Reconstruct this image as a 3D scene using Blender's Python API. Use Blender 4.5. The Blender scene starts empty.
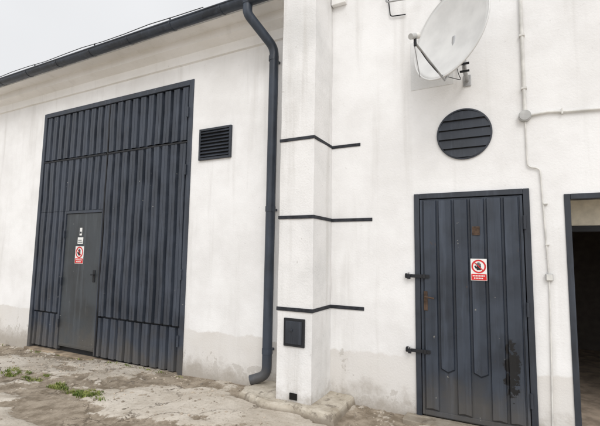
import bpy, bmesh, math, random
import numpy as np
from mathutils import Vector, Matrix, noise
random.seed(7)
S=bpy.context.scene
S.view_settings.view_transform='Standard'; S.view_settings.look='None'; S.view_settings.exposure=0

# ------------------------------------------------------------ node helpers
class M:
    def __init__(s,name,rough=.8,metal=0.0,spec=.3):
        s.m=bpy.data.materials.new(name); s.m.use_nodes=True
        s.t=s.m.node_tree; s.n=s.t.nodes; s.b=s.n['Principled BSDF']
        s.b.inputs['Roughness'].default_value=rough; s.b.inputs['Metallic'].default_value=metal
        s.b.inputs['Specular IOR Level'].default_value=spec
        s.tc=s.n.new('ShaderNodeTexCoord'); s.co=s.tc.outputs['Object']
    def L(s,a,b): s.t.links.new(a,b)
    def map(s,scale=(1,1,1),loc=(0,0,0)):
        q=s.n.new('ShaderNodeMapping'); q.inputs['Scale'].default_value=scale; q.inputs['Location'].default_value=loc
        s.L(s.co,q.inputs['Vector']); return q.outputs[0]
    def noise(s,scale,detail=3,rough=.55,vec=None,dist=0.0):
        q=s.n.new('ShaderNodeTexNoise'); q.inputs['Scale'].default_value=scale; q.inputs['Detail'].default_value=detail
        q.inputs['Roughness'].default_value=rough; q.inputs['Distortion'].default_value=dist
        s.L(vec or s.co,q.inputs['Vector']); return q.outputs['Fac']
    def rng(s,v,a,b,c=0.,d=1.,smooth=True):
        q=s.n.new('ShaderNodeMapRange'); q.interpolation_type='SMOOTHSTEP' if smooth else 'LINEAR'
        for i,x in zip((1,2,3,4),(a,b,c,d)): q.inputs[i].default_value=x
        s.L(v,q.inputs[0]); return q.outputs[0]
    def math(s,op,a,b=None):
        q=s.n.new('ShaderNodeMath'); q.operation=op
        for i,x in enumerate((a,b)):
            if x is None: continue
            if isinstance(x,(int,float)): q.inputs[i].default_value=x
            else: s.L(x,q.inputs[i])
        return q.outputs[0]
    def mix(s,f,a,b,mode='MIX'):
        q=s.n.new('ShaderNodeMix'); q.data_type='RGBA'; q.blend_type=mode
        for i,x in ((0,f),(6,a),(7,b)):
            if isinstance(x,(int,float)): q.inputs[i].default_value=x
            elif isinstance(x,tuple): q.inputs[i].default_value=(*x,1) if len(x)==3 else x
            else: s.L(x,q.inputs[i])
        return q.outputs[2]
    def xyz(s):
        q=s.n.new('ShaderNodeSeparateXYZ'); s.L(s.co,q.inputs[0]); return q.outputs
    def col(s,c):
        if isinstance(c,tuple): s.b.inputs['Base Color'].default_value=(*c,1)
        else: s.L(c,s.b.inputs['Base Color'])
    def bump(s,h,dist=.01,st=1.0):
        q=s.n.new('ShaderNodeBump'); q.inputs['Distance'].default_value=dist; q.inputs['Strength'].default_value=st
        s.L(h,q.inputs['Height'])
        if s.b.inputs['Normal'].is_linked: s.L(s.b.inputs['Normal'].links[0].from_socket,q.inputs['Normal'])
        s.L(q.outputs[0],s.b.inputs['Normal'])

def plaster(name,c1,c2,dirt=.5,band=True,coarse=.004,wave=.02):
    k=M(name,.92,0,.12)
    n1=k.noise(1.1,5,.62)
    base=k.mix(k.rng(n1,.35,.65),c1,c2)
    st=k.rng(k.noise(1.0,4,.6,k.map((6,6,.45))),.52,.78)
    base=k.mix(k.math('MULTIPLY',st,.45*dirt),base,(.52,.50,.47))
    spots=k.rng(k.noise(17,3,.7),.66,.76)
    base=k.mix(k.math('MULTIPLY',spots,.45*dirt),base,(.42,.40,.37))
    z=k.xyz()[2]; e=k.noise(3.5,5,.68)
    if band:
        zz=k.math('ADD',z,k.rng(e,.3,.7,-.035,.035,False))
        b=k.rng(zz,.50,.53,1,0)
        base=k.mix(k.math('MULTIPLY',b,k.rng(n1,.3,.7,.30,.75)),base,(.62,.585,.54))
        # paint peeling off near the foot of the wall
        pe=k.rng(k.math('ADD',e,k.rng(z,.0,.75,.08,-.14,False)),.60,.63)
        base=k.mix(k.math('MULTIPLY',pe,.6),base,(.47,.44,.40))
    zz=k.math('ADD',z,k.rng(e,.3,.7,-.16,.16,False))
    base=k.mix(k.rng(zz,-.08,.26,.7,0),base,(.30,.26,.21))
    k.col(base)
    k.bump(k.noise(2.2,2,.5),wave,.5); k.bump(k.noise(48,3,.65),coarse,.6)
    return k.m

PL=plaster('wall_plaster',(.765,.755,.745),(.86,.855,.85),.75,True,.004,.035)
PLP=plaster('pilaster_plaster',(.66,.655,.645),(.80,.79,.78),1.2,False,.006,.03)
PLC=plaster('cornice_plaster',(.80,.785,.76),(.86,.85,.84),.6,False)

def paint(name,c,rough=.5,chips=True,dust=True,blot=None,chipamt=.42,rust=.6):
    k=M(name,rough,.0,.45)
    n1=k.noise(2.2,4,.6)
    a=k.mix(k.rng(n1,.35,.65),tuple(x*.72 for x in c),tuple(x*1.28 for x in c))
    a=k.mix(k.math('MULTIPLY',k.rng(k.noise(2.0,4,.65,k.map((9,9,.6))),.48,.75),.45),a,tuple(x*2.2+.01 for x in c))  # lighter vertical sheen streaks painted into the base colour
    if dust:
        z=k.xyz()[2]; zz=k.math('ADD',z,k.rng(n1,.3,.7,-.25,.25,False))
        a=k.mix(k.rng(zz,-.1,.5,.45,0),a,(.15,.135,.115))
    if chips:
        a=k.mix(k.rng(k.noise(19,3,.6),.735,.76),a,(chipamt,chipamt*.97,chipamt*.9))
        a=k.mix(k.rng(k.noise(9,4,.7,k.map((1,1,1),(3,5,9))),.68,.75,0,rust),a,(.10,.055,.03))
    if blot:
        x,y,z=k.xyz()
        dx=k.math('DIVIDE',k.math('SUBTRACT',x,blot[0]),blot[2]); dz=k.math('DIVIDE',k.math('SUBTRACT',z,blot[1]),blot[3])
        r=k.math('ADD',k.math('MULTIPLY',dx,dx),k.math('MULTIPLY',dz,dz))
        r=k.math('ADD',r,k.rng(k.noise(12,4,.7),.3,.7,-.9,.9,False))
        a=k.mix(k.rng(r,.55,.75,1,0),a,(.006,.006,.007))
    k.col(a); k.L(k.rng(n1,.3,.7,rough-.12,rough+.15),k.b.inputs['Roughness'])
    k.bump(k.noise(4,2),.012,.4)
    return k.m
DK=(.036,.044,.060)
GATE=paint('gate_paint',DK,.46); DOOR=paint('door_paint',(.030,.038,.053),.42,True,True,(-.03,.52,.07,.28),.2)
WICK=paint('wicket_paint',(.040,.046,.052),.5,True,True,None,.4,.8)
TRIM=paint('dark_trim_paint',(.026,.031,.041),.5,False,False)
PIPE=paint('pipe_paint',(.031,.040,.056),.4,False,True)
def plain(name,c,rough=.6,metal=0,var=.15,sc=8):
    k=M(name,rough,metal); k.col(k.mix(k.rng(k.noise(sc,4),.3,.7),tuple(x*(1-var) for x in c),tuple(min(1,x*(1+var)) for x in c))); return k.m
BLACK=plain('black_paint',(.018,.019,.022),.6); BLK2=plain('band_bitumen',(.026,.028,.034),.7,0,.4,20)
STEEL=plain('galvanised_steel',(.42,.42,.42),.45,.7); RUST=plain('rusty_steel',(.085,.055,.038),.8,.2,.4,30)
DISHW=plain('dish_enamel',(.66,.66,.65),.4,0,.08,5); CAB=plain('white_conduit',(.66,.65,.62),.5)
JBOX=plain('grey_plastic',(.45,.45,.44),.5); WHITE=plain('sign_white',(.8,.8,.78),.4,0,.03)
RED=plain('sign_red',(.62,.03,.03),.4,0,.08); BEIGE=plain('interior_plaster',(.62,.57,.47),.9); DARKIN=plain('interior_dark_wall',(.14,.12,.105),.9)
ROOF=plain('roof_sheet',(.06,.065,.07),.6,0,.3)
INFL=plain('interior_floor_concrete',(.45,.36,.28),.9,0,.3)

# ------------------------------------------------------------ mesh helpers
def add(name,bm,mat,parent=None,smooth=False,bevel=0,solid=0):
    me=bpy.data.meshes.new(name); bmesh.ops.recalc_face_normals(bm,faces=bm.faces) ; bm.to_mesh(me); bm.free()
    if mat: me.materials.append(mat)
    if smooth:
        for p in me.polygons: p.use_smooth=True
    o=bpy.data.objects.new(name,me); S.collection.objects.link(o)
    if parent: o.parent=parent
    if solid:
        q=o.modifiers.new('s','SOLIDIFY'); q.thickness=solid
    if bevel:
        q=o.modifiers.new('b','BEVEL'); q.width=bevel; q.segments=2; q.limit_method='ANGLE'
    return o
def bbox(bm,x0,x1,y0,y1,z0,z1,rot=None):
    vs=[bm.verts.new((x,y,z)) for x in (x0,x1) for y in (y0,y1) for z in (z0,z1)]
    for f in ((0,1,3,2),(4,6,7,5),(0,4,5,1),(2,3,7,6),(0,2,6,4),(1,5,7,3)): bm.faces.new([vs[i] for i in f])
    if rot:
        c=Vector(((x0+x1)/2,(y0+y1)/2,(z0+z1)/2)); R=Matrix.Rotation(rot[1],3,rot[0])
        for v in vs: v.co=c+R@(v.co-c)
    return vs
def boxes(name,L,mat,parent=None,bevel=0):
    bm=bmesh.new()
    for b in L: bbox(bm,*b)
    return add(name,bm,mat,parent,bevel=bevel)
def empty(name):
    e=bpy.data.objects.new(name,None); S.collection.objects.link(e); e.empty_display_size=.2; return e
def tube(name,pts,r,mat,parent=None,seg=14,closed=False):
    bm=bmesh.new(); pts=[Vector(p) for p in pts]; rings=[]
    ref=Vector((0,0,1)) if abs((pts[1]-pts[0]).normalized().z)<.9 else Vector((1,0,0))
    for i,p in enumerate(pts):
        t=((pts[min(i+1,len(pts)-1)]-p).normalized()+(p-pts[max(i-1,0)]).normalized()).normalized()
        a=(ref-t*ref.dot(t)).normalized(); b=t.cross(a); ref=a
        rr=r[i] if isinstance(r,(list,tuple)) else r
        rings.append([bm.verts.new(p+(a*math.cos(w)+b*math.sin(w))*rr) for w in [2*math.pi*j/seg for j in range(seg)]])
    for A,B in zip(rings,rings[1:]):
        for j in range(seg): bm.faces.new((A[j],A[(j+1)%seg],B[(j+1)%seg],B[j]))
    bm.faces.new(rings[0][::-1]); bm.faces.new(rings[-1])
    o=add(name,bm,mat,parent,smooth=True)
    q=o.modifiers.new('e','EDGE_SPLIT'); q.split_angle=math.radians(50)
    return o
def bend(pts,n=6,rad=.12):
    pts=[Vector(p) for p in pts]; out=[pts[0]]
    for i in range(1,len(pts)-1):
        p=pts[i]; a=pts[i-1]-p; b=pts[i+1]-p; d=min(rad,a.length*.45,b.length*.45)
        A=p+a.normalized()*d; B=p+b.normalized()*d
        for k in range(n+1):
            t=k/n; out.append(A*(1-t)**2+p*2*t*(1-t)+B*t*t)
    out.append(pts[-1]); return out
def disc(bm,c,r,y,seg=40,r2=None,rz=None):
    rz=rz or r
    o=[bm.verts.new((c[0]+r*math.cos(a),y,c[1]+rz*math.sin(a))) for a in [2*math.pi*i/seg for i in range(seg)]]
    if r2 is None: bm.faces.new(o)
    else:
        i_=[bm.verts.new((c[0]+r2*math.cos(a),y,c[1]+r2*math.sin(a))) for a in [2*math.pi*i/seg for i in range(seg)]]
        for j in range(seg): bm.faces.new((o[j],o[(j+1)%seg],i_[(j+1)%seg],i_[j]))

# ------------------------------------------------------------ ground
def wstep(x,y):
    w=noise.noise(Vector((x*.9,y*1.9,1.7)))+.4*noise.noise(Vector((x*4,y*5,5)))+.25*noise.noise(Vector((x*14,y*14,5)))
    return 1/(1+math.exp(-max(-15,min(15,(w+.16)*22))))
def gz(x,y):
    s=-.14*min(1,max(0,(-2.2-x)/5.5))
    if y>.02: return s-.02
    n=noise.fractal(Vector((x*.9,y*.9,3)),1.0,2.0,4)
    n2=noise.fractal(Vector((x*4,y*4,8)),1.0,2.0,3)
    f=1.0 if (-14<x<6 and y>-7.5) else .3
    return s+f*(n*.010+n2*.006+wstep(x,y)*.030-.026)
xs=list(np.concatenate([[-600,-250,-100,-40,-20,-15,-12],np.arange(-11,1.51,.035),[2,2.5,3.5,4.5,6,10,20,50,120,300,600]]))
ys=list(np.concatenate([[-600,-250,-100,-40,-15,-8,-5,-4],np.arange(-3.2,.001,.035),[.05,1,4,9,20,60,200,600]]))
bm=bmesh.new()
lay=bm.verts.layers.float.new('slab')
g=[[bm.verts.new((x,y,gz(x,y))) for x in xs] for y in ys]
for row in g:
    for v in row: v[lay]=wstep(v.co.x,v.co.y)
for j in range(len(ys)-1):
    for i in range(len(xs)-1): bm.faces.new((g[j][i],g[j][i+1],g[j+1][i+1],g[j+1][i]))
k=M('weathered_concrete',.93,0,.12)
at=k.n.new('ShaderNodeAttribute'); at.attribute_name='slab'
hi=k.mix(k.rng(k.noise(1.3,5,.6),.35,.65),(.47,.415,.345),(.63,.575,.50))
hi=k.mix(k.rng(k.noise(2.2,7,.72,k.map((.7,1.4,1),(4,2,0)),.5),.52,.66,0,.5),hi,(.35,.295,.23))
lo=k.mix(k.rng(k.noise(6,5,.7),.35,.65),(.21,.17,.125),(.39,.33,.26))
sf=k.rng(k.math('ADD',at.outputs['Fac'],k.rng(k.noise(20,4,.7),.3,.7,-.3,.3,False)),.35,.65)
c=k.mix(sf,lo,hi)
c=k.mix(k.rng(k.noise(30,4,.7),.50,.75,0,.55),c,(.22,.185,.14))
vo=k.n.new('ShaderNodeTexVoronoi'); vo.feature='DISTANCE_TO_EDGE'; vo.inputs['Scale'].default_value=.55
wv=k.n.new('ShaderNodeVectorMath'); wv.operation='ADD'; nn=k.n.new('ShaderNodeTexNoise'); nn.inputs['Scale'].default_value=2.5; nn.inputs['Detail'].default_value=6; nn.inputs['Roughness'].default_value=.65
k.L(k.co,nn.inputs['Vector']); sc=k.n.new('ShaderNodeVectorMath'); sc.operation='SCALE'; sc.inputs['Scale'].default_value=.6
k.L(nn.outputs['Color'],sc.inputs[0]); k.L(k.co,wv.inputs[0]); k.L(sc.outputs[0],wv.inputs[1]); k.L(wv.outputs[0],vo.inputs['Vector'])
cr=k.rng(vo.outputs['Distance'],.002,.008,1,0)
c=k.mix(k.math('MULTIPLY',cr,k.rng(nn.outputs['Fac'],.4,.6,.2,.8)),c,(.12,.095,.07))
k.col(c)
k.bump(k.noise(11,6,.75),.025,.7)
add('ground',bm,k.m,smooth=True)

# ------------------------------------------------------------ building
B=empty('warehouse_building')
XG0,XG1,ZG=-7.20,-3.78,3.86
XD0,XD1,ZD=-.84,.155,2.10
XO0,XO1,ZO=.41,1.55,2.035
bm=bmesh.new()
X=[-13,XG0,XG1,-2.12,-1.73,XD0,XD1,XO0,XO1,7.0]; Z=[-.6,ZO,ZD,ZG,4.40,6.2]
def hole(xa,xb,za,zb):
    xm=(xa+xb)/2; zm=(za+zb)/2
    if XG0<xm<XG1 and zm<ZG: return True
    if XD0<xm<XD1 and zm<ZD: return True
    if XO0<xm<XO1 and zm<ZO: return True
    if xm<-2.12 and zm>4.4: return True
    return False
V={}
def vv(x,y,z):
    kk=(round(x,4),round(y,4),round(z,4))
    if kk not in V: V[kk]=bm.verts.new(kk)
    return V[kk]
for i in range(len(X)-1):
    for j in range(len(Z)-1):
        if not hole(X[i],X[i+1],Z[j],Z[j+1]):
            bm.faces.new([vv(X[i],0,Z[j]),vv(X[i+1],0,Z[j]),vv(X[i+1],0,Z[j+1]),vv(X[i],0,Z[j+1])])
T=.38
for (a,b,zt) in ((XG0,XG1,ZG),(XD0,XD1,ZD),(XO0,XO1,ZO)):
    bm.faces.new([vv(a,0,-.6),vv(a,0,zt),vv(a,T,zt),vv(a,T,-.6)]); bm.faces.new([vv(b,0,-.6),vv(b,0,zt),vv(b,T,zt),vv(b,T,-.6)])
    bm.faces.new([vv(a,0,zt),vv(b,0,zt),vv(b,T,zt),vv(a,T,zt)])
me=bpy.data.meshes.new('front_wall'); bm.to_mesh(me); bm.free(); me.materials.append(PL)
o=bpy.data.objects.new('front_wall',me); S.collection.objects.link(o); o.parent=B
boxes('other_walls',[(-13,-12.7,.01,9,-.6,4.4),(-13,7,8.7,9,-.6,4.4),(6.7,7,.01,8.7,-.6,6.2),(-2.12,-1.9,.01,8.7,4.39,6.2)],PL,B)
bm=bmesh.new()
vs=[bm.verts.new(p) for p in [(-13.3,-.36,4.44),(-2.125,-.36,4.44),(-2.125,9.2,6.0),(-13.3,9.2,6.0),(-13.3,-.36,4.50),(-2.125,-.36,4.50),(-2.125,9.2,6.06),(-13.3,9.2,6.06)]]
for f in ((0,1,2,3),(4,7,6,5),(0,4,5,1),(1,5,6,2),(2,6,7,3),(3,7,4,0)): bm.faces.new([vs[i] for i in f])
add('roof_low',bm,ROOF,B)
boxes('roof_high',[(-2.3,7.2,-.5,9.2,6.2,6.32)],ROOF,B)
def sweep(name,prof,x0,x1,mat,n=1):
    bm=bmesh.new(); xx=np.linspace(x0,x1,45); R=[]
    for x in xx: R.append([bm.verts.new((x,y+.004*noise.noise(Vector((x*1.5,0,i))),z+.006*noise.noise(Vector((x*1.1,7,i))))) for i,(y,z) in enumerate(prof)])
    for A,C in zip(R,R[1:]):
        for i in range(len(prof)): bm.faces.new((A[i],A[(i+1)%len(prof)],C[(i+1)%len(prof)],C[i]))
    bm.faces.new(R[0]); bm.faces.new(R[-1][::-1]); return add(name,bm,mat,B)
sweep('cornice',[(.01,4.09),(-.030,4.10),(-.040,4.22),(-.16,4.27),(-.17,4.37),(-.33,4.39),(-.33,4.435),(.01,4.435)],-13.1,-2.125,PLC)
boxes('cornice_stub',[(-1.728,-1.56,-.06,-.002,4.31,4.62)],PLC,B,.006)
# gutter
bm=bmesh.new(); n=14; R=.075; y0,z0=-.43,4.425
rows=[]
for x in (-13.2,-2.16):
    rows.append([bm.verts.new((x,y0+R*math.cos(a),z0+R*math.sin(a))) for a in [math.pi+math.pi*i/n for i in range(n+1)]])
for i in range(n): bm.faces.new((rows[0][i],rows[0][i+1],rows[1][i+1],rows[1][i]))
for r in rows: bm.faces.new(r)
gut=add('rain_gutter',bm,PIPE,B,solid=.003)
tube('gutter_bead',[(-13.2,y0-R,z0+.002),(-2.16,y0-R,z0+.002)],.011,PIPE,B,8)
bm=bmesh.new()
for i in range(14):
    x=-12.6+i*.8
    for a in range(8):
        w=math.pi+math.pi*a/8; w2=math.pi+math.pi*(a+1)/8; r=R+.004
        q=[bm.verts.new((xx,y0+r*math.cos(t),z0+r*math.sin(t))) for xx,t in ((x,w),(x+.025,w),(x+.025,w2),(x,w2))]; bm.faces.new(q)
add('gutter_brackets',bm,PIPE,B,solid=.002)
pts=[(-11.5+i*.5,-.2,4.72+.012*math.sin(i*1.9)) for i in range(17)]
tube('lightning_wire',pts,.006,BLACK,B,6)
boxes('wire_supports',[(x,x+.012,-.205,-.19,4.5,4.725) for x in (-10.5,-8.9,-7.3,-5.7,-4.1)],BLACK,B)

# pilaster
bm=bmesh.new(); PX0,PX1,PY=-2.12,-1.73,-.46
zz=np.linspace(-.1,6.2,90)
P=[]
for t in np.linspace(0,1,13): P.append((PX0,-.001+t*(PY)))
for t in np.linspace(0,1,13)[1:]: P.append((PX0+t*(PX1-PX0),PY))
for t in np.linspace(0,1,13)[1:]: P.append((PX1,PY*(1-t)-.001))
grid=[]
for z in zz:
    row=[]
    for (x,y) in P:
        d=noise.fractal(Vector((x*3,y*3,z*2.2)),1,2,3)*.006
        row.append(bm.verts.new((x+(d if abs(y)<.45 else d*.5),y+(d if y<-.4 else 0),z)))
    grid.append(row)
for a,b in zip(grid,grid[1:]):
    for i in range(len(P)-1): bm.faces.new((a[i],a[i+1],b[i+1],b[i]))
add('pilaster',bm,PLP,B,bevel=.006)
bm=bmesh.new()
for z,xe,h in ((2.675,-1.40,.032),(1.865,-1.27,.034),(.945,-1.36,.036)):
    bbox(bm,PX0-.008,PX1+.008,PY-.010,PY+.004,z-h/2,z+h/2)
    bbox(bm,PX1-.002,PX1+.0085,PY+.005,-.012,z-h/2,z+h/2)
    bbox(bm,PX1-.0,xe,-.010,.004,z-h/2-.002,z+h/2-.002)
    bbox(bm,PX0-.0085,PX0+.002,PY+.005,-.012,z-h/2,z+h/2)
add('clamp_bands',bm,BLK2,B,bevel=.002)
boxes('meter_flap',[(-2.035,-1.805,PY-.016,PY+.01,.59,.86)],BLACK,B,.004)
boxes('meter_flap_door',[(-2.01,-1.83,PY-.024,PY-.017,.615,.835),(-1.96,-1.93,PY-.034,PY-.0245,.735,.76)],TRIM,B,.003)
boxes('drain_hole',[(-1.96,-1.88,PY-.012,PY+.01,.09,.15)],plain('hole_dark',(.012,.011,.01),.95),B)
# pilaster footing
bm=bmesh.new()
XA,XB,YA=-2.60,-1.44,-.60
nx,ny=40,22; gr=[]
for j in range(ny+1):
    row=[]
    for i in range(nx+1):
        x=XA+(XB-XA)*i/nx; y=-.002+(YA)*j/ny
        y*= (1.0+.12*noise.noise(Vector((x*2.5,0,4)))) * (.80+.24*(i/nx)*(1.6-i/nx)*1.2)
        edge=min(i,nx-i,ny-j)
        z=.07+.012*noise.fractal(Vector((x*5,y*5,0)),1,2,3)
        if edge==1: z-=.018+.015*noise.noise(Vector((x*9,y*9,2)))
        if edge==0: z=-.06
        xo=.015*noise.noise(Vector((x*8,y*8,6))) if edge<2 else 0
        row.append(bm.verts.new((x+xo*(1 if edge==1 else .6),y+xo,z)))
    gr.append(row)
for a,b in zip(gr,gr[1:]):
    for i in range(nx): bm.faces.new((a[i],a[i+1],b[i+1],b[i]))
k=M('footing_concrete',.93,0,.12)
c=k.mix(k.rng(k.noise(4,6,.7),.35,.65),(.37,.32,.25),(.56,.51,.43)); c=k.mix(k.rng(k.noise(9,5,.7,k.map((1,1,1),(5,5,5))),.54,.68,0,.7),c,(.15,.125,.10))
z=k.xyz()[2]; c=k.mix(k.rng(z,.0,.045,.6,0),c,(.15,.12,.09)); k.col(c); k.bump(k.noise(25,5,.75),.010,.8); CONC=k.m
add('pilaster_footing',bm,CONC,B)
bm=bmesh.new(); bbox(bm,-.93,.26,-.20,-.003,-.1,.012)
bmesh.ops.subdivide_edges(bm,edges=bm.edges,cuts=9,use_grid_fill=True)
for v in bm.verts: 
    if v.co.y<-.05: v.co+=Vector(noise.noise_vector(v.co*6))*.014
add('door_step',bm,CONC,B,bevel=.004)

# downpipe
D=empty('downpipe'); 
pp=bend([(-2.62,y0,4.36),(-2.62,y0,4.25),(-2.43,-.13,3.93),(-2.435,-.13,.16),(-2.60,-.20,.10)],8,.09)
tube('pipe',pp,.055,PIPE,D,20)
for z in (3.80,2.0,.42):
    tube('collar',[(-2.4335,-.13,z-.03),(-2.4335,-.13,z+.03)],.060,PIPE,D,20)
    boxes('bracket',[(-2.445,-2.42,-.075,.0,z-.012,z+.012)],PIPE,D)
tube('funnel',[(-2.62,y0,4.36),(-2.62,y0,4.42)],[.06,.075],PIPE,D,20)

# ------------------------------------------------------------ corrugated gate
def corr(bm,x0,x1,z0,z1,y,pitch=.165,depth=.042,cr=.62,sl=.07,off=0):
    x=x0-off; P=[]
    def addp(xx,yy):
        if x0<=xx<=x1: P.append((xx,yy))
    while x<x1:
        c=pitch*cr; s=pitch*sl
        addp(x,y); addp(x+s,y-depth); 
        addp(x+s+c*.47,y-depth); addp(x+s+c*.5,y-depth+.007); addp(x+s+c*.53,y-depth)
        addp(x+s+c,y-depth); addp(x+2*s+c,y)
        x+=pitch
    P=[(x0,P[0][1])]+P+[(x1,P[-1][1])]
    rows=[]
    zs=np.linspace(z0,z1,11)
    for z in zs: rows.append([bm.verts.new((a+.004*noise.noise(Vector((a*3,z,4))),b+.012*noise.noise(Vector((a*2,z*1.5,1))),z)) for a,b in P])
    for A,C in zip(rows,rows[1:]):
        for i in range(len(P)-1):
            if P[i+1][0]-P[i][0]>1e-5: bm.faces.new((A[i],A[i+1],C[i+1],C[i]))
G=empty('metal_gate'); G.parent=B
XS=-5.50; gb=-.06
boxes('frame',[(XG0,XG0+.075,-.012,.09,gb-.06,ZG),(XG1-.075,XG1,-.012,.09,gb-.06,ZG),(XG0+.076,XG1-.076,-.014,.09,ZG-.075,ZG)],GATE,G,.004)
bm=bmesh.new()
for a,b in ((XG0+.085,XS-.012),(XS+.012,XG1-.085)):
    corr(bm,a,b,3.02,ZG-.085,.045)
corr(bm,XG0+.085,XS-.012,2.13,2.985,.045); corr(bm,XG0+.085,-6.45,.50,2.125,.045)
corr(bm,XS+.012,XG1-.085,.53,2.985,.045)
corr(bm,XG0+.085,-6.45,-.05,.475,.055,off=.06); corr(bm,XS+.012,XG1-.085,-.05,.505,.055,off=.06)
o=add('corrugated_sheets',bm,GATE,G,solid=.002)
boxes('rails',[(XG0+.08,XS-.01,.056,.085,2.97,3.035),(XS+.01,XG1-.08,.056,.085,2.97,3.035),(XG0+.08,-6.44,.064,.085,.46,.515),(XS+.01,XG1-.08,.064,.085,.49,.545),(XS-.010,XS+.010,.0,.085,-.05,ZG-.08)],BLACK,G,.003)
boxes('flashing_strips',[(XG0+.08,XS-.013,-.007,-.0045,2.98,3.0),(XS+.013,XG1-.08,-.007,-.0045,2.98,3.0)],BLACK,G)
boxes('backing',[(XG0+.05,XG1-.05,.088,.12,-.2,ZG-.03)],BLACK,G)
boxes('wicket_leaf',[(-6.40,-5.535,.012,.05,-.0,2.08)],WICK,G,.003)
boxes('wicket_frame',[(-6.445,-6.405,-.004,.05,-.05,2.125),(-5.53,-5.512,-.004,.05,-.05,2.125),(-6.404,-5.531,-.004,.05,2.084,2.125)],GATE,G,.003)
boxes('wicket_cross_rails',[(-6.38,-5.55,.006,.0115,.02,.06)],WICK,G,.002)
boxes('wicket_lock',[(-5.66,-5.61,.002,.0118,1.02,1.2),(-5.67,-5.60,-.03,-.012,1.12,1.14),(-5.645,-5.63,-.012,.002,1.12,1.14)],BLACK,G,.002)
for z in (.35,1.0,1.75): tube('wicket_hinge',[(-6.407,-.014,z-.06),(-6.407,-.014,z+.06)],.012,GATE,G,10)
for z in (.35,1.2,2.6,3.4): tube('gate_hinge',[(XG1-.08,-.024,z-.07),(XG1-.08,-.024,z+.07)],.016,GATE,G,10)
boxes('threshold',[(XG0,XG1,-.06,.12,-.2,gb-.035)],plain('threshold_concrete',(.32,.25,.18),.9,0,.4,6),B,.01)

# vent louvre (rectangular)
Vn=empty('louvre_vent'); Vn.parent=B
x0,x1,z0_,z1_=-3.635,-3.11,2.70,3.12
boxes('frame',[(x0,x0+.03,-.03,0.002,z0_,z1_),(x1-.03,x1,-.03,.002,z0_,z1_),(x0+.031,x1-.031,-.03,.002,z1_-.03,z1_),(x0+.031,x1-.031,-.03,.002,z0_,z0_+.03)],TRIM,Vn,.003)
bm=bmesh.new()
for i in range(8):
    z=z0_+.055+i*.045; bbox(bm,x0+.031,x1-.031,-.026,-.022,z-.022,z+.022,('X',math.radians(-40)))
add('slats',bm,TRIM,Vn)
boxes('back',[(x0+.02,x1-.02,-.004,-.002,z0_+.02,z1_-.02)],BLACK,Vn)
Rv=empty('round_vent'); Rv.parent=B; cx,cz,rr=-.366,2.657,.247
bm=bmesh.new(); seg=56
pr=[(rr,-.001),(rr,-.016),(rr-.014,-.018),(rr-.014,-.001)]
ring=[[bm.verts.new((cx+r*math.cos(a),y,cz+r*math.sin(a))) for r,y in pr] for a in [2*math.pi*i/seg for i in range(seg)]]
for i in range(seg):
    for j in range(3): bm.faces.new((ring[i][j],ring[i][j+1],ring[(i+1)%seg][j+1],ring[(i+1)%seg][j]))
add('rim',bm,TRIM,Rv)
bm=bmesh.new(); disc(bm,(cx,cz),rr-.01,-.003); add('back',bm,BLACK,Rv)
bm=bmesh.new()
for i in range(5):
    z=cz-.184+i*.092; K=8
    za,zb=z-.042,z+.040
    W=lambda q: math.sqrt(max(1e-4,(rr-.012)**2-(q-cz)**2))
    L=[za+(zb-za)*t/K for t in range(K+1)]
    pl=[(cx-W(q),-.022+.016*(q-za)/(zb-za),q) for q in L]+[(cx+W(q),-.022+.016*(q-za)/(zb-za),q) for q in L[::-1]]
    bm.faces.new([bm.verts.new(p) for p in pl])
add('slats',bm,TRIM,Rv,solid=.003)

# ------------------------------------------------------------ right door
Dr=empty('metal_door'); Dr.parent=B
boxes('frame',[(XD0,XD0+.05,-.022,.08,.0,ZD),(XD1-.05,XD1,-.022,.08,.0,ZD),(XD0+.051,XD1-.051,-.024,.08,ZD-.05,ZD)],TRIM,Dr,.004)
lx0,lx1=XD0+.056,XD1-.056
boxes('leaf',[(lx0,lx1,-.008,.03,.02,ZD-.056)],DOOR,Dr,.003)
bm=bmesh.new(); n=6; pw=(lx1-lx0-.045)/n
for i in range(n):
    a=lx0+.0225+i*pw+.008; b=a+pw-.016; zt=2.03
    point=i in (1,3)
    zb=.42 if point else .075
    e=.008; Y0,Y1=-.0085,-.034; m=(a+b)/2
    dz=.035 if point else .0
    bs=[(a,Y0,zb+dz),(m,Y0,zb),(b,Y0,zb+dz),(b,Y0,zt),(m,Y0,zt),(a,Y0,zt)]
    tp=[(a+e,Y1,zb+dz+.012),(m,Y1+.006,zb+.02),(b-e,Y1,zb+dz+.012),(b-e,Y1,zt-.005),(m,Y1+.006,zt-.005),(a+e,Y1,zt-.005)]
    VB=[bm.verts.new(p) for p in bs]; VT=[bm.verts.new(p) for p in tp]
    bm.faces.new((VT[0],VT[1],VT[4],VT[5])); bm.faces.new((VT[1],VT[2],VT[3],VT[4]))
    for j in range(6): bm.faces.new((VB[j],VB[(j+1)%6],VT[(j+1)%6],VT[j]))
add('leaf_ribs',bm,DOOR,Dr,bevel=.002)
boxes('leaf_edges',[(lx0+.001,lx0+.022,-.018,-.0085,.03,ZD-.06),(lx1-.022,lx1-.001,-.018,-.0085,.03,ZD-.06),(lx0+.023,lx1-.023,-.018,-.0085,.03,.07)],DOOR,Dr,.002)
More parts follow.
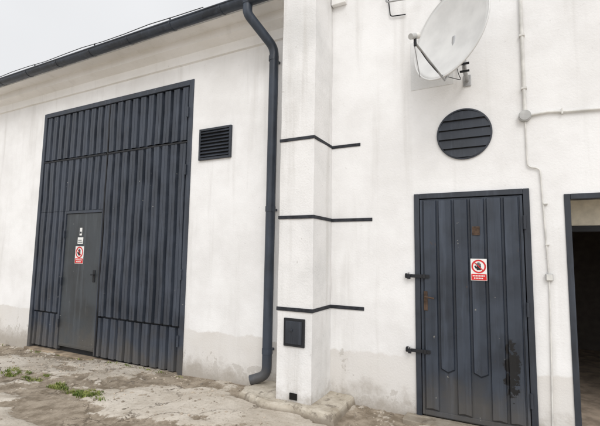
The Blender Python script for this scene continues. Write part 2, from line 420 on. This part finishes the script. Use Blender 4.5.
for z in (1.30,.60):
    boxes('hasp',[(-.93,-.70,-.048,-.040,z-.016,z+.016),(-.93,-.90,-.040,.0,z-.022,z+.022),(-.905,-.875,-.060,-.0485,z-.03,z+.015),(-.76,-.735,-.056,-.0485,z-.02,z+.02)],BLACK,Dr,.002)
    tube('padlock_shackle',bend([(-.90,-.054,z-.02),(-.90,-.054,z+.03),(-.88,-.054,z+.03),(-.88,-.054,z-.02)],5,.02),.004,STEEL,Dr,8)
boxes('handle_plate',[(-.755,-.72,-.043,-.0345,.98,1.16)],RUST,Dr,.004)
tube('handle_lever',bend([(-.737,-.043,1.11),(-.737,-.08,1.11),(-.655,-.08,1.10)],6,.03),.008,RUST,Dr,10)
boxes('door_badge',[(-.315,-.25,-.039,-.0345,1.69,1.77)],RUST,Dr,.003)
for z in (.3,1.05,1.8): tube('hinge',[(XD1-.045,-.036,z-.06),(XD1-.045,-.036,z+.06)],.012,TRIM,Dr,10)

# signs
def sign(name,x0,x1,z0,z1,y):
    e=empty(name); w=x1-x0; h=z1-z0
    boxes('plate',[(x0,x1,y-.003,y,z0,z1)],WHITE,e,.001)
    boxes('red_panel',[(x0+.03*w,x1-.03*w,y-.0042,y-.0032,z0+.02*h,z0+.30*h)],RED,e)
    boxes('lettering',[(x0+.12*w+i*.095*w,x0+.12*w+(i+.72)*.095*w,y-.0052,y-.0044,z0+.19*h,z0+.245*h) for i in range(8)]+[(x0+.2*w+i*.095*w,x0+.2*w+(i+.7)*.095*w,y-.0052,y-.0044,z0+.08*h,z0+.135*h) for i in range(6)],WHITE,e)
    c=((x0+x1)/2,z0+.65*h); R=.45*w if .45*w<.33*h else .33*h
    bm=bmesh.new(); disc(bm,c,R,y-.0046,36,R*.78); add('red_ring',bm,RED,e,solid=.0006)
    bm=bmesh.new()
    bbox(bm,c[0]-.28*R,c[0]+.30*R,y-.0042,y-.0034,c[1]-.55*R,c[1]+.08*R)
    for i,l in enumerate((.40,.54,.50,.36)):
        a=c[0]-.28*R+i*.15*R; bbox(bm,a,a+.12*R,y-.0041,y-.0034,c[1]+.08*R,c[1]+(.08+l)*R)
    bbox(bm,c[0]-.52*R,c[0]-.30*R,y-.004,y-.0034,c[1]-.35*R,c[1]+.12*R,('Y',-.45))
    add('hand_symbol',bm,BLACK,e)
    bm=bmesh.new(); bbox(bm,c[0]-.8*R,c[0]+.8*R,y-.0058,y-.005,c[1]-.07*R,c[1]+.07*R,('Y',math.radians(45))); add('red_bar',bm,RED,e)
    return e
sign('prohibition_sign',-.335,-.20,1.28,1.475,-.036)
sign('prohibition_sign',-6.12,-5.915,1.29,1.56,.0095)
e=empty('notice_label'); boxes('plate',[(-6.08,-5.95,.007,.0115,1.60,1.70)],WHITE,e); boxes('upper_tag',[(-6.045,-5.99,.007,.0115,1.73,1.85)],WHITE,e); boxes('print',[(-6.07,-5.96,.0055,.0065,1.62,1.63),(-6.07,-5.98,.0055,.0065,1.65,1.66),(-6.04,-5.995,.0055,.0065,1.76,1.79)],TRIM,e)

# ------------------------------------------------------------ right opening
O=empty('open_doorway'); O.parent=B
boxes('steel_frame',[(XO0,XO0+.045,-.012,.10,-.0,ZO),(XO1-.045,XO1,-.012,.10,.0,ZO),(XO0+.046,XO1-.046,-.014,.10,ZO-.045,ZO)],TRIM,O,.003)
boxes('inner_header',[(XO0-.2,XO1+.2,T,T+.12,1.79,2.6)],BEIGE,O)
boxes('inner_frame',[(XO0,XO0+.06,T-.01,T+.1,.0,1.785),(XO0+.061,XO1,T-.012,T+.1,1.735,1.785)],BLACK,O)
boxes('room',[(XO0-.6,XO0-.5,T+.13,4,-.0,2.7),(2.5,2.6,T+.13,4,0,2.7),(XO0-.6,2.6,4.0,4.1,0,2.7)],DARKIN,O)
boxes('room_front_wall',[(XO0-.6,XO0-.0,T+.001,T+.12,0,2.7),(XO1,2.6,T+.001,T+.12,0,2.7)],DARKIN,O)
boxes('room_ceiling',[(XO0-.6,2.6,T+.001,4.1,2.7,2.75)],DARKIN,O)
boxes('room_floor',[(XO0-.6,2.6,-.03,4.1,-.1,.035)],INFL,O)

# ------------------------------------------------------------ conduits
C=empty('electrical_conduit')
tube('riser',[(.148,-.02,2.80),(.148,-.02,6.1)],.015,CAB,C,12)
tube('run_right',[(.19,-.018,2.755),(.32,-.018,2.765),(.5,-.018,2.745),(.7,-.018,2.735),(1.5,-.018,2.72),(4,-.018,2.70)],.011,CAB,C,10)
tube('drop',bend([(.148,-.015,2.70),(.15,-.015,2.29),(.245,-.015,2.27),(.275,-.015,1.36)],6,.04),.007,CAB,C,8)
tube('lower_drop',[(.275,-.012,1.30),(.27,-.012,.9),(.262,-.012,.5),(.25,-.012,.02)],.006,CAB,C,8)
boxes('clips',[(.125,.171,-.039,-.001,z,z+.018) for z in (3.0,3.5,3.95)]+[(x,x+.014,-.033,-.001,2.73,2.78) for x in (.42,.8,1.2)]+[(.258,.29,-.026,-.001,z,z+.012) for z in (1.6,1.95)],CAB,C,.002)
J=empty('junction_box')
tube('body',[(.145,-.001,2.752),(.145,-.045,2.752)],.050,JBOX,J,24)
tube('lid',[(.145,-.0455,2.752),(.145,-.052,2.752)],.043,JBOX,J,24)
J2=empty('junction_box'); boxes('body',[(.25,.305,-.035,-.001,1.30,1.36)],JBOX,J2,.005)
boxes('lid',[(.255,.30,-.04,-.0352,1.305,1.355)],CAB,J2,.003)

# ------------------------------------------------------------ satellite dish
SD=empty('satellite_dish')
nrm=Vector((-.53,-.82,.20)).normalized(); up=(Vector((0,0,1))-nrm*nrm.z).normalized(); sd=up.cross(nrm).normalized()
Cc=Vector((-.435,-.42,3.48)); RA,RB=.40,.44
bm=bmesh.new(); nr,ns=12,64; rows=[]
ce=bm.verts.new(Cc-nrm*.075)
for i in range(1,nr+1):
    r=i/nr; rows.append([bm.verts.new(Cc+sd*RA*r*math.cos(a)+up*RB*r*math.sin(a)-nrm*.075*(1-r*r)) for a in [2*math.pi*j/ns for j in range(ns)]])
for j in range(ns): bm.faces.new((ce,rows[0][j],rows[0][(j+1)%ns]))
for A,Bq in zip(rows,rows[1:]):
    for j in range(ns): bm.faces.new((A[j],Bq[j],Bq[(j+1)%ns],A[(j+1)%ns]))
add('reflector',bm,DISHW,SD,smooth=True,solid=.003)
rim=[Cc+sd*RA*math.cos(a)+up*RB*math.sin(a)-nrm*.006 for a in [2*math.pi*j/64 for j in range(65)]]
tube('rim',rim,.008,DISHW,SD,8)
bot=Cc-up*(RB-.01)-nrm*.03
lnb=Vector((-.645,-.83,3.29))
tube('feed_arm',[Cc-up*.30-nrm*.12,bot-up*.03,lnb-Vector((0,0,.06))],.010,STEEL,SD,10)
tube('feed_strut',[Cc-sd*.28-up*.33-nrm*.0,lnb-Vector((.01,0,.05))],.004,STEEL,SD,6)
dirn=(Cc-lnb).normalized()
tube('lnb_body',[lnb-dirn*.06,lnb+dirn*.0],.024,JBOX,SD,16)
tube('lnb_horn',[lnb+dirn*.0,lnb+dirn*.02,lnb+dirn*.04],[.018,.023,.026],CAB,SD,16)
tube('lnb_clamp',[lnb-Vector((0,0,.085)),lnb-Vector((0,0,.0))],.012,BLACK,SD,10)
back=Cc-nrm*.10-up*.1
boxes('wall_plate',[(-.36,-.29,-.012,-.001,3.12,3.23)],STEEL,SD,.003)
tube('wall_arm',bend([(-.325,-.005,3.18),(-.325,-.26,3.18),(-.325,-.26,3.42)],6,.05),.019,STEEL,SD,14)
tube('mast_clamp',[(-.325,-.26,3.30),back,Cc-nrm*.095],[.03,.035,.03],STEEL,SD,12)
boxes('clamp_bolts',[(-.36,-.28,-.31,-.29,3.21,3.225),(-.36,-.28,-.31,-.29,3.14,3.155)],BLACK,SD,.002)
cab=[lnb-Vector((0,0,.04)),lnb.lerp(bot,.3)+Vector((0,0,-.075)),lnb.lerp(bot,.8)+Vector((0,0,-.05)),Vector((-.36,-.15,3.13)),Vector((-.40,-.012,3.25)),Vector((-.52,-.012,3.9)),Vector((-.60,-.012,4.4))]
tube('coax',bend(cab,5,.08),.0035,BLACK,SD,6)
PT=plaster('grey_rectangle',(.66,.66,.655),(.75,.75,.745),.4,False)
boxes('wall_rectangle',[(-.86,-.45,-.0035,.004,3.17,3.68)],PT,B,.002)  # thin grey rectangle, slightly proud of the wall behind the dish
br=empty('wall_bracket')
tube('bracket_rod',bend([(-1.07,-.02,4.5),(-1.07,-.16,4.10),(-.72,-.16,4.06),(-.70,-.02,4.5)],5,.03),.008,STEEL,br,8)
tube('bracket_rod_b',bend([(-1.12,-.02,4.6),(-1.06,-.02,4.02),(-.9,-.02,4.0)],5,.03),.006,BLACK,br,8)

# ------------------------------------------------------------ grass
bm=bmesh.new()
def tuft(cx,cy,n,rad,h):
    for _ in range(n):
        a=random.random()*6.283; r=rad*random.random()**.7; x=cx+r*math.cos(a)*1.5; y=cy+r*math.sin(a)*.6
        z=gz(x,y)-.004; hh=h*random.uniform(.4,1.1)*(1-.4*r/rad); b=random.random()*6.283; w=random.uniform(.003,.006)
        lean=random.uniform(.3,1.3)*hh; dx,dy=math.cos(b),math.sin(b)
        p0=(x-dy*w,y+dx*w,z); p1=(x+dy*w,y-dx*w,z)
        m0=(x+dx*lean*.35-dy*w*.8,y+dy*lean*.35+dx*w*.8,z+hh*.6); m1=(x+dx*lean*.35+dy*w*.8,y+dy*lean*.35-dx*w*.8,z+hh*.6)
        t=(x+dx*lean,y+dy*lean,z+hh)
        q=[bm.verts.new(p) for p in (p0,p1,m1,m0,t)]; bm.faces.new(q[:4]); bm.faces.new((q[3],q[2],q[4]))
for _ in range(15): tuft(random.uniform(-5.95,-5.15),-.90+random.uniform(-.13,.10),random.randint(30,110),random.uniform(.04,.12),random.uniform(.025,.055))
for _ in range(5): tuft(random.uniform(-4.82,-4.6),-1.00+random.uniform(-.06,.06),80,.07,.05)
for _ in range(15): tuft(random.uniform(-4.4,-3.75),-1.04+random.uniform(-.11,.09),random.randint(30,110),random.uniform(.04,.11),random.uniform(.025,.055))
for _ in range(22): tuft(random.uniform(-9,-2.7),-.08+random.uniform(-.03,.02),12,.05,.035)
k=M('grass_blades',.6,0,.2); k.col(k.mix(k.rng(k.noise(9,4),.35,.65),(.10,.145,.03),(.27,.29,.09))); add('grass',bm,k.m)
# gravel
bm=bmesh.new()
for _ in range(2600):
    x=random.uniform(-9,1.2)
    y=-abs(random.gauss(0,.6))-.02 if random.random()<.7 else random.uniform(-3,-.1)
    s=random.choice((.004,.005,.006,.008,.011,.016)) ; z=gz(x,y)
    if -2.66<x<-1.38 and y>-.72: continue
    if -.96<x<.28 and y>-.25: continue
    m=bmesh.ops.create_icosphere(bm,subdivisions=1,radius=s,matrix=Matrix.Translation((x,y,z+s*.2))@Matrix.Rotation(random.random()*6,4,'Z')@Matrix.Diagonal((random.uniform(.8,1.6),1,random.uniform(.4,.8),1)))
    for v in m['verts']: v.co+=Vector((random.uniform(-.2,.2)*s,random.uniform(-.2,.2)*s,0))
add('gravel',bm,plain('gravel_stone',(.36,.31,.25),.9,0,.5,3))

# ------------------------------------------------------------ light
sdir=Vector((.40,-.62,.68)).normalized()
el=math.asin(sdir.z); az=math.atan2(sdir.x,sdir.y)
W=bpy.data.worlds.new('World'); S.world=W; W.use_nodes=True; t=W.node_tree; n=t.nodes
sky=n.new('ShaderNodeTexSky'); sky.sky_type='NISHITA'; sky.sun_disc=False; sky.sun_elevation=el; sky.sun_rotation=az
hs=n.new('ShaderNodeHueSaturation'); hs.inputs['Saturation'].default_value=.15; t.links.new(sky.outputs[0],hs.inputs['Color'])
tc=n.new('ShaderNodeTexCoord'); 
dp=n.new('ShaderNodeVectorMath'); dp.operation='DOT_PRODUCT'; dp.inputs[1].default_value=sdir; t.links.new(tc.outputs['Generated'],dp.inputs[0])
mr=n.new('ShaderNodeMapRange'); mr.interpolation_type='SMOOTHSTEP'
for i,v in zip((1,2,3,4),(-.1,1.0,7.5,12.7)): mr.inputs[i].default_value=v
t.links.new(dp.outputs['Value'],mr.inputs[0])
no=n.new('ShaderNodeTexNoise'); no.inputs['Scale'].default_value=2.2; no.inputs['Detail'].default_value=3; t.links.new(tc.outputs['Generated'],no.inputs['Vector'])
mr2=n.new('ShaderNodeMapRange')
for i,v in zip((1,2,3,4),(.3,.7,.93,1.07)): mr2.inputs[i].default_value=v
t.links.new(no.outputs['Fac'],mr2.inputs[0])
mu=n.new('ShaderNodeMath'); mu.operation='MULTIPLY'; t.links.new(mr.outputs[0],mu.inputs[0]); t.links.new(mr2.outputs[0],mu.inputs[1])
cc=n.new('ShaderNodeVectorMath'); cc.operation='SCALE'; cc.inputs[0].default_value=(.985,.995,1.015); t.links.new(mu.outputs[0],cc.inputs['Scale'])
mx=n.new('ShaderNodeMix'); mx.data_type='RGBA'; mx.inputs[0].default_value=.88
t.links.new(hs.outputs[0],mx.inputs[6]); t.links.new(cc.outputs[0],mx.inputs[7])
bg=n['Background']; bg.inputs['Strength'].default_value=.12; t.links.new(mx.outputs[2],bg.inputs['Color'])
sl=bpy.data.lights.new('sun','SUN'); sl.energy=1.0; sl.angle=math.radians(25); sl.color=(1,.975,.94)
so=bpy.data.objects.new('sun',sl); S.collection.objects.link(so); so.rotation_euler=(-sdir).to_track_quat('-Z','Y').to_euler()

# ------------------------------------------------------------ camera
yaw,pitch,roll=.48099,.099844,.015163
f=Vector((-math.sin(yaw)*math.cos(pitch),math.cos(yaw)*math.cos(pitch),math.sin(pitch)))
r=Vector((math.cos(yaw),math.sin(yaw),0)); u=r.cross(f)
r2=r*math.cos(roll)+u*math.sin(roll); u2=-r*math.sin(roll)+u*math.cos(roll)
cd=bpy.data.cameras.new('camera'); co=bpy.data.objects.new('camera',cd); S.collection.objects.link(co)
mt=Matrix((r2,u2,-f)).transposed().to_4x4(); mt.translation=Vector((0,-4.06,1.4984)); co.matrix_world=mt
cd.sensor_width=36; cd.lens=36*404.76/600; cd.clip_end=2000; cd.clip_start=.05
S.camera=co
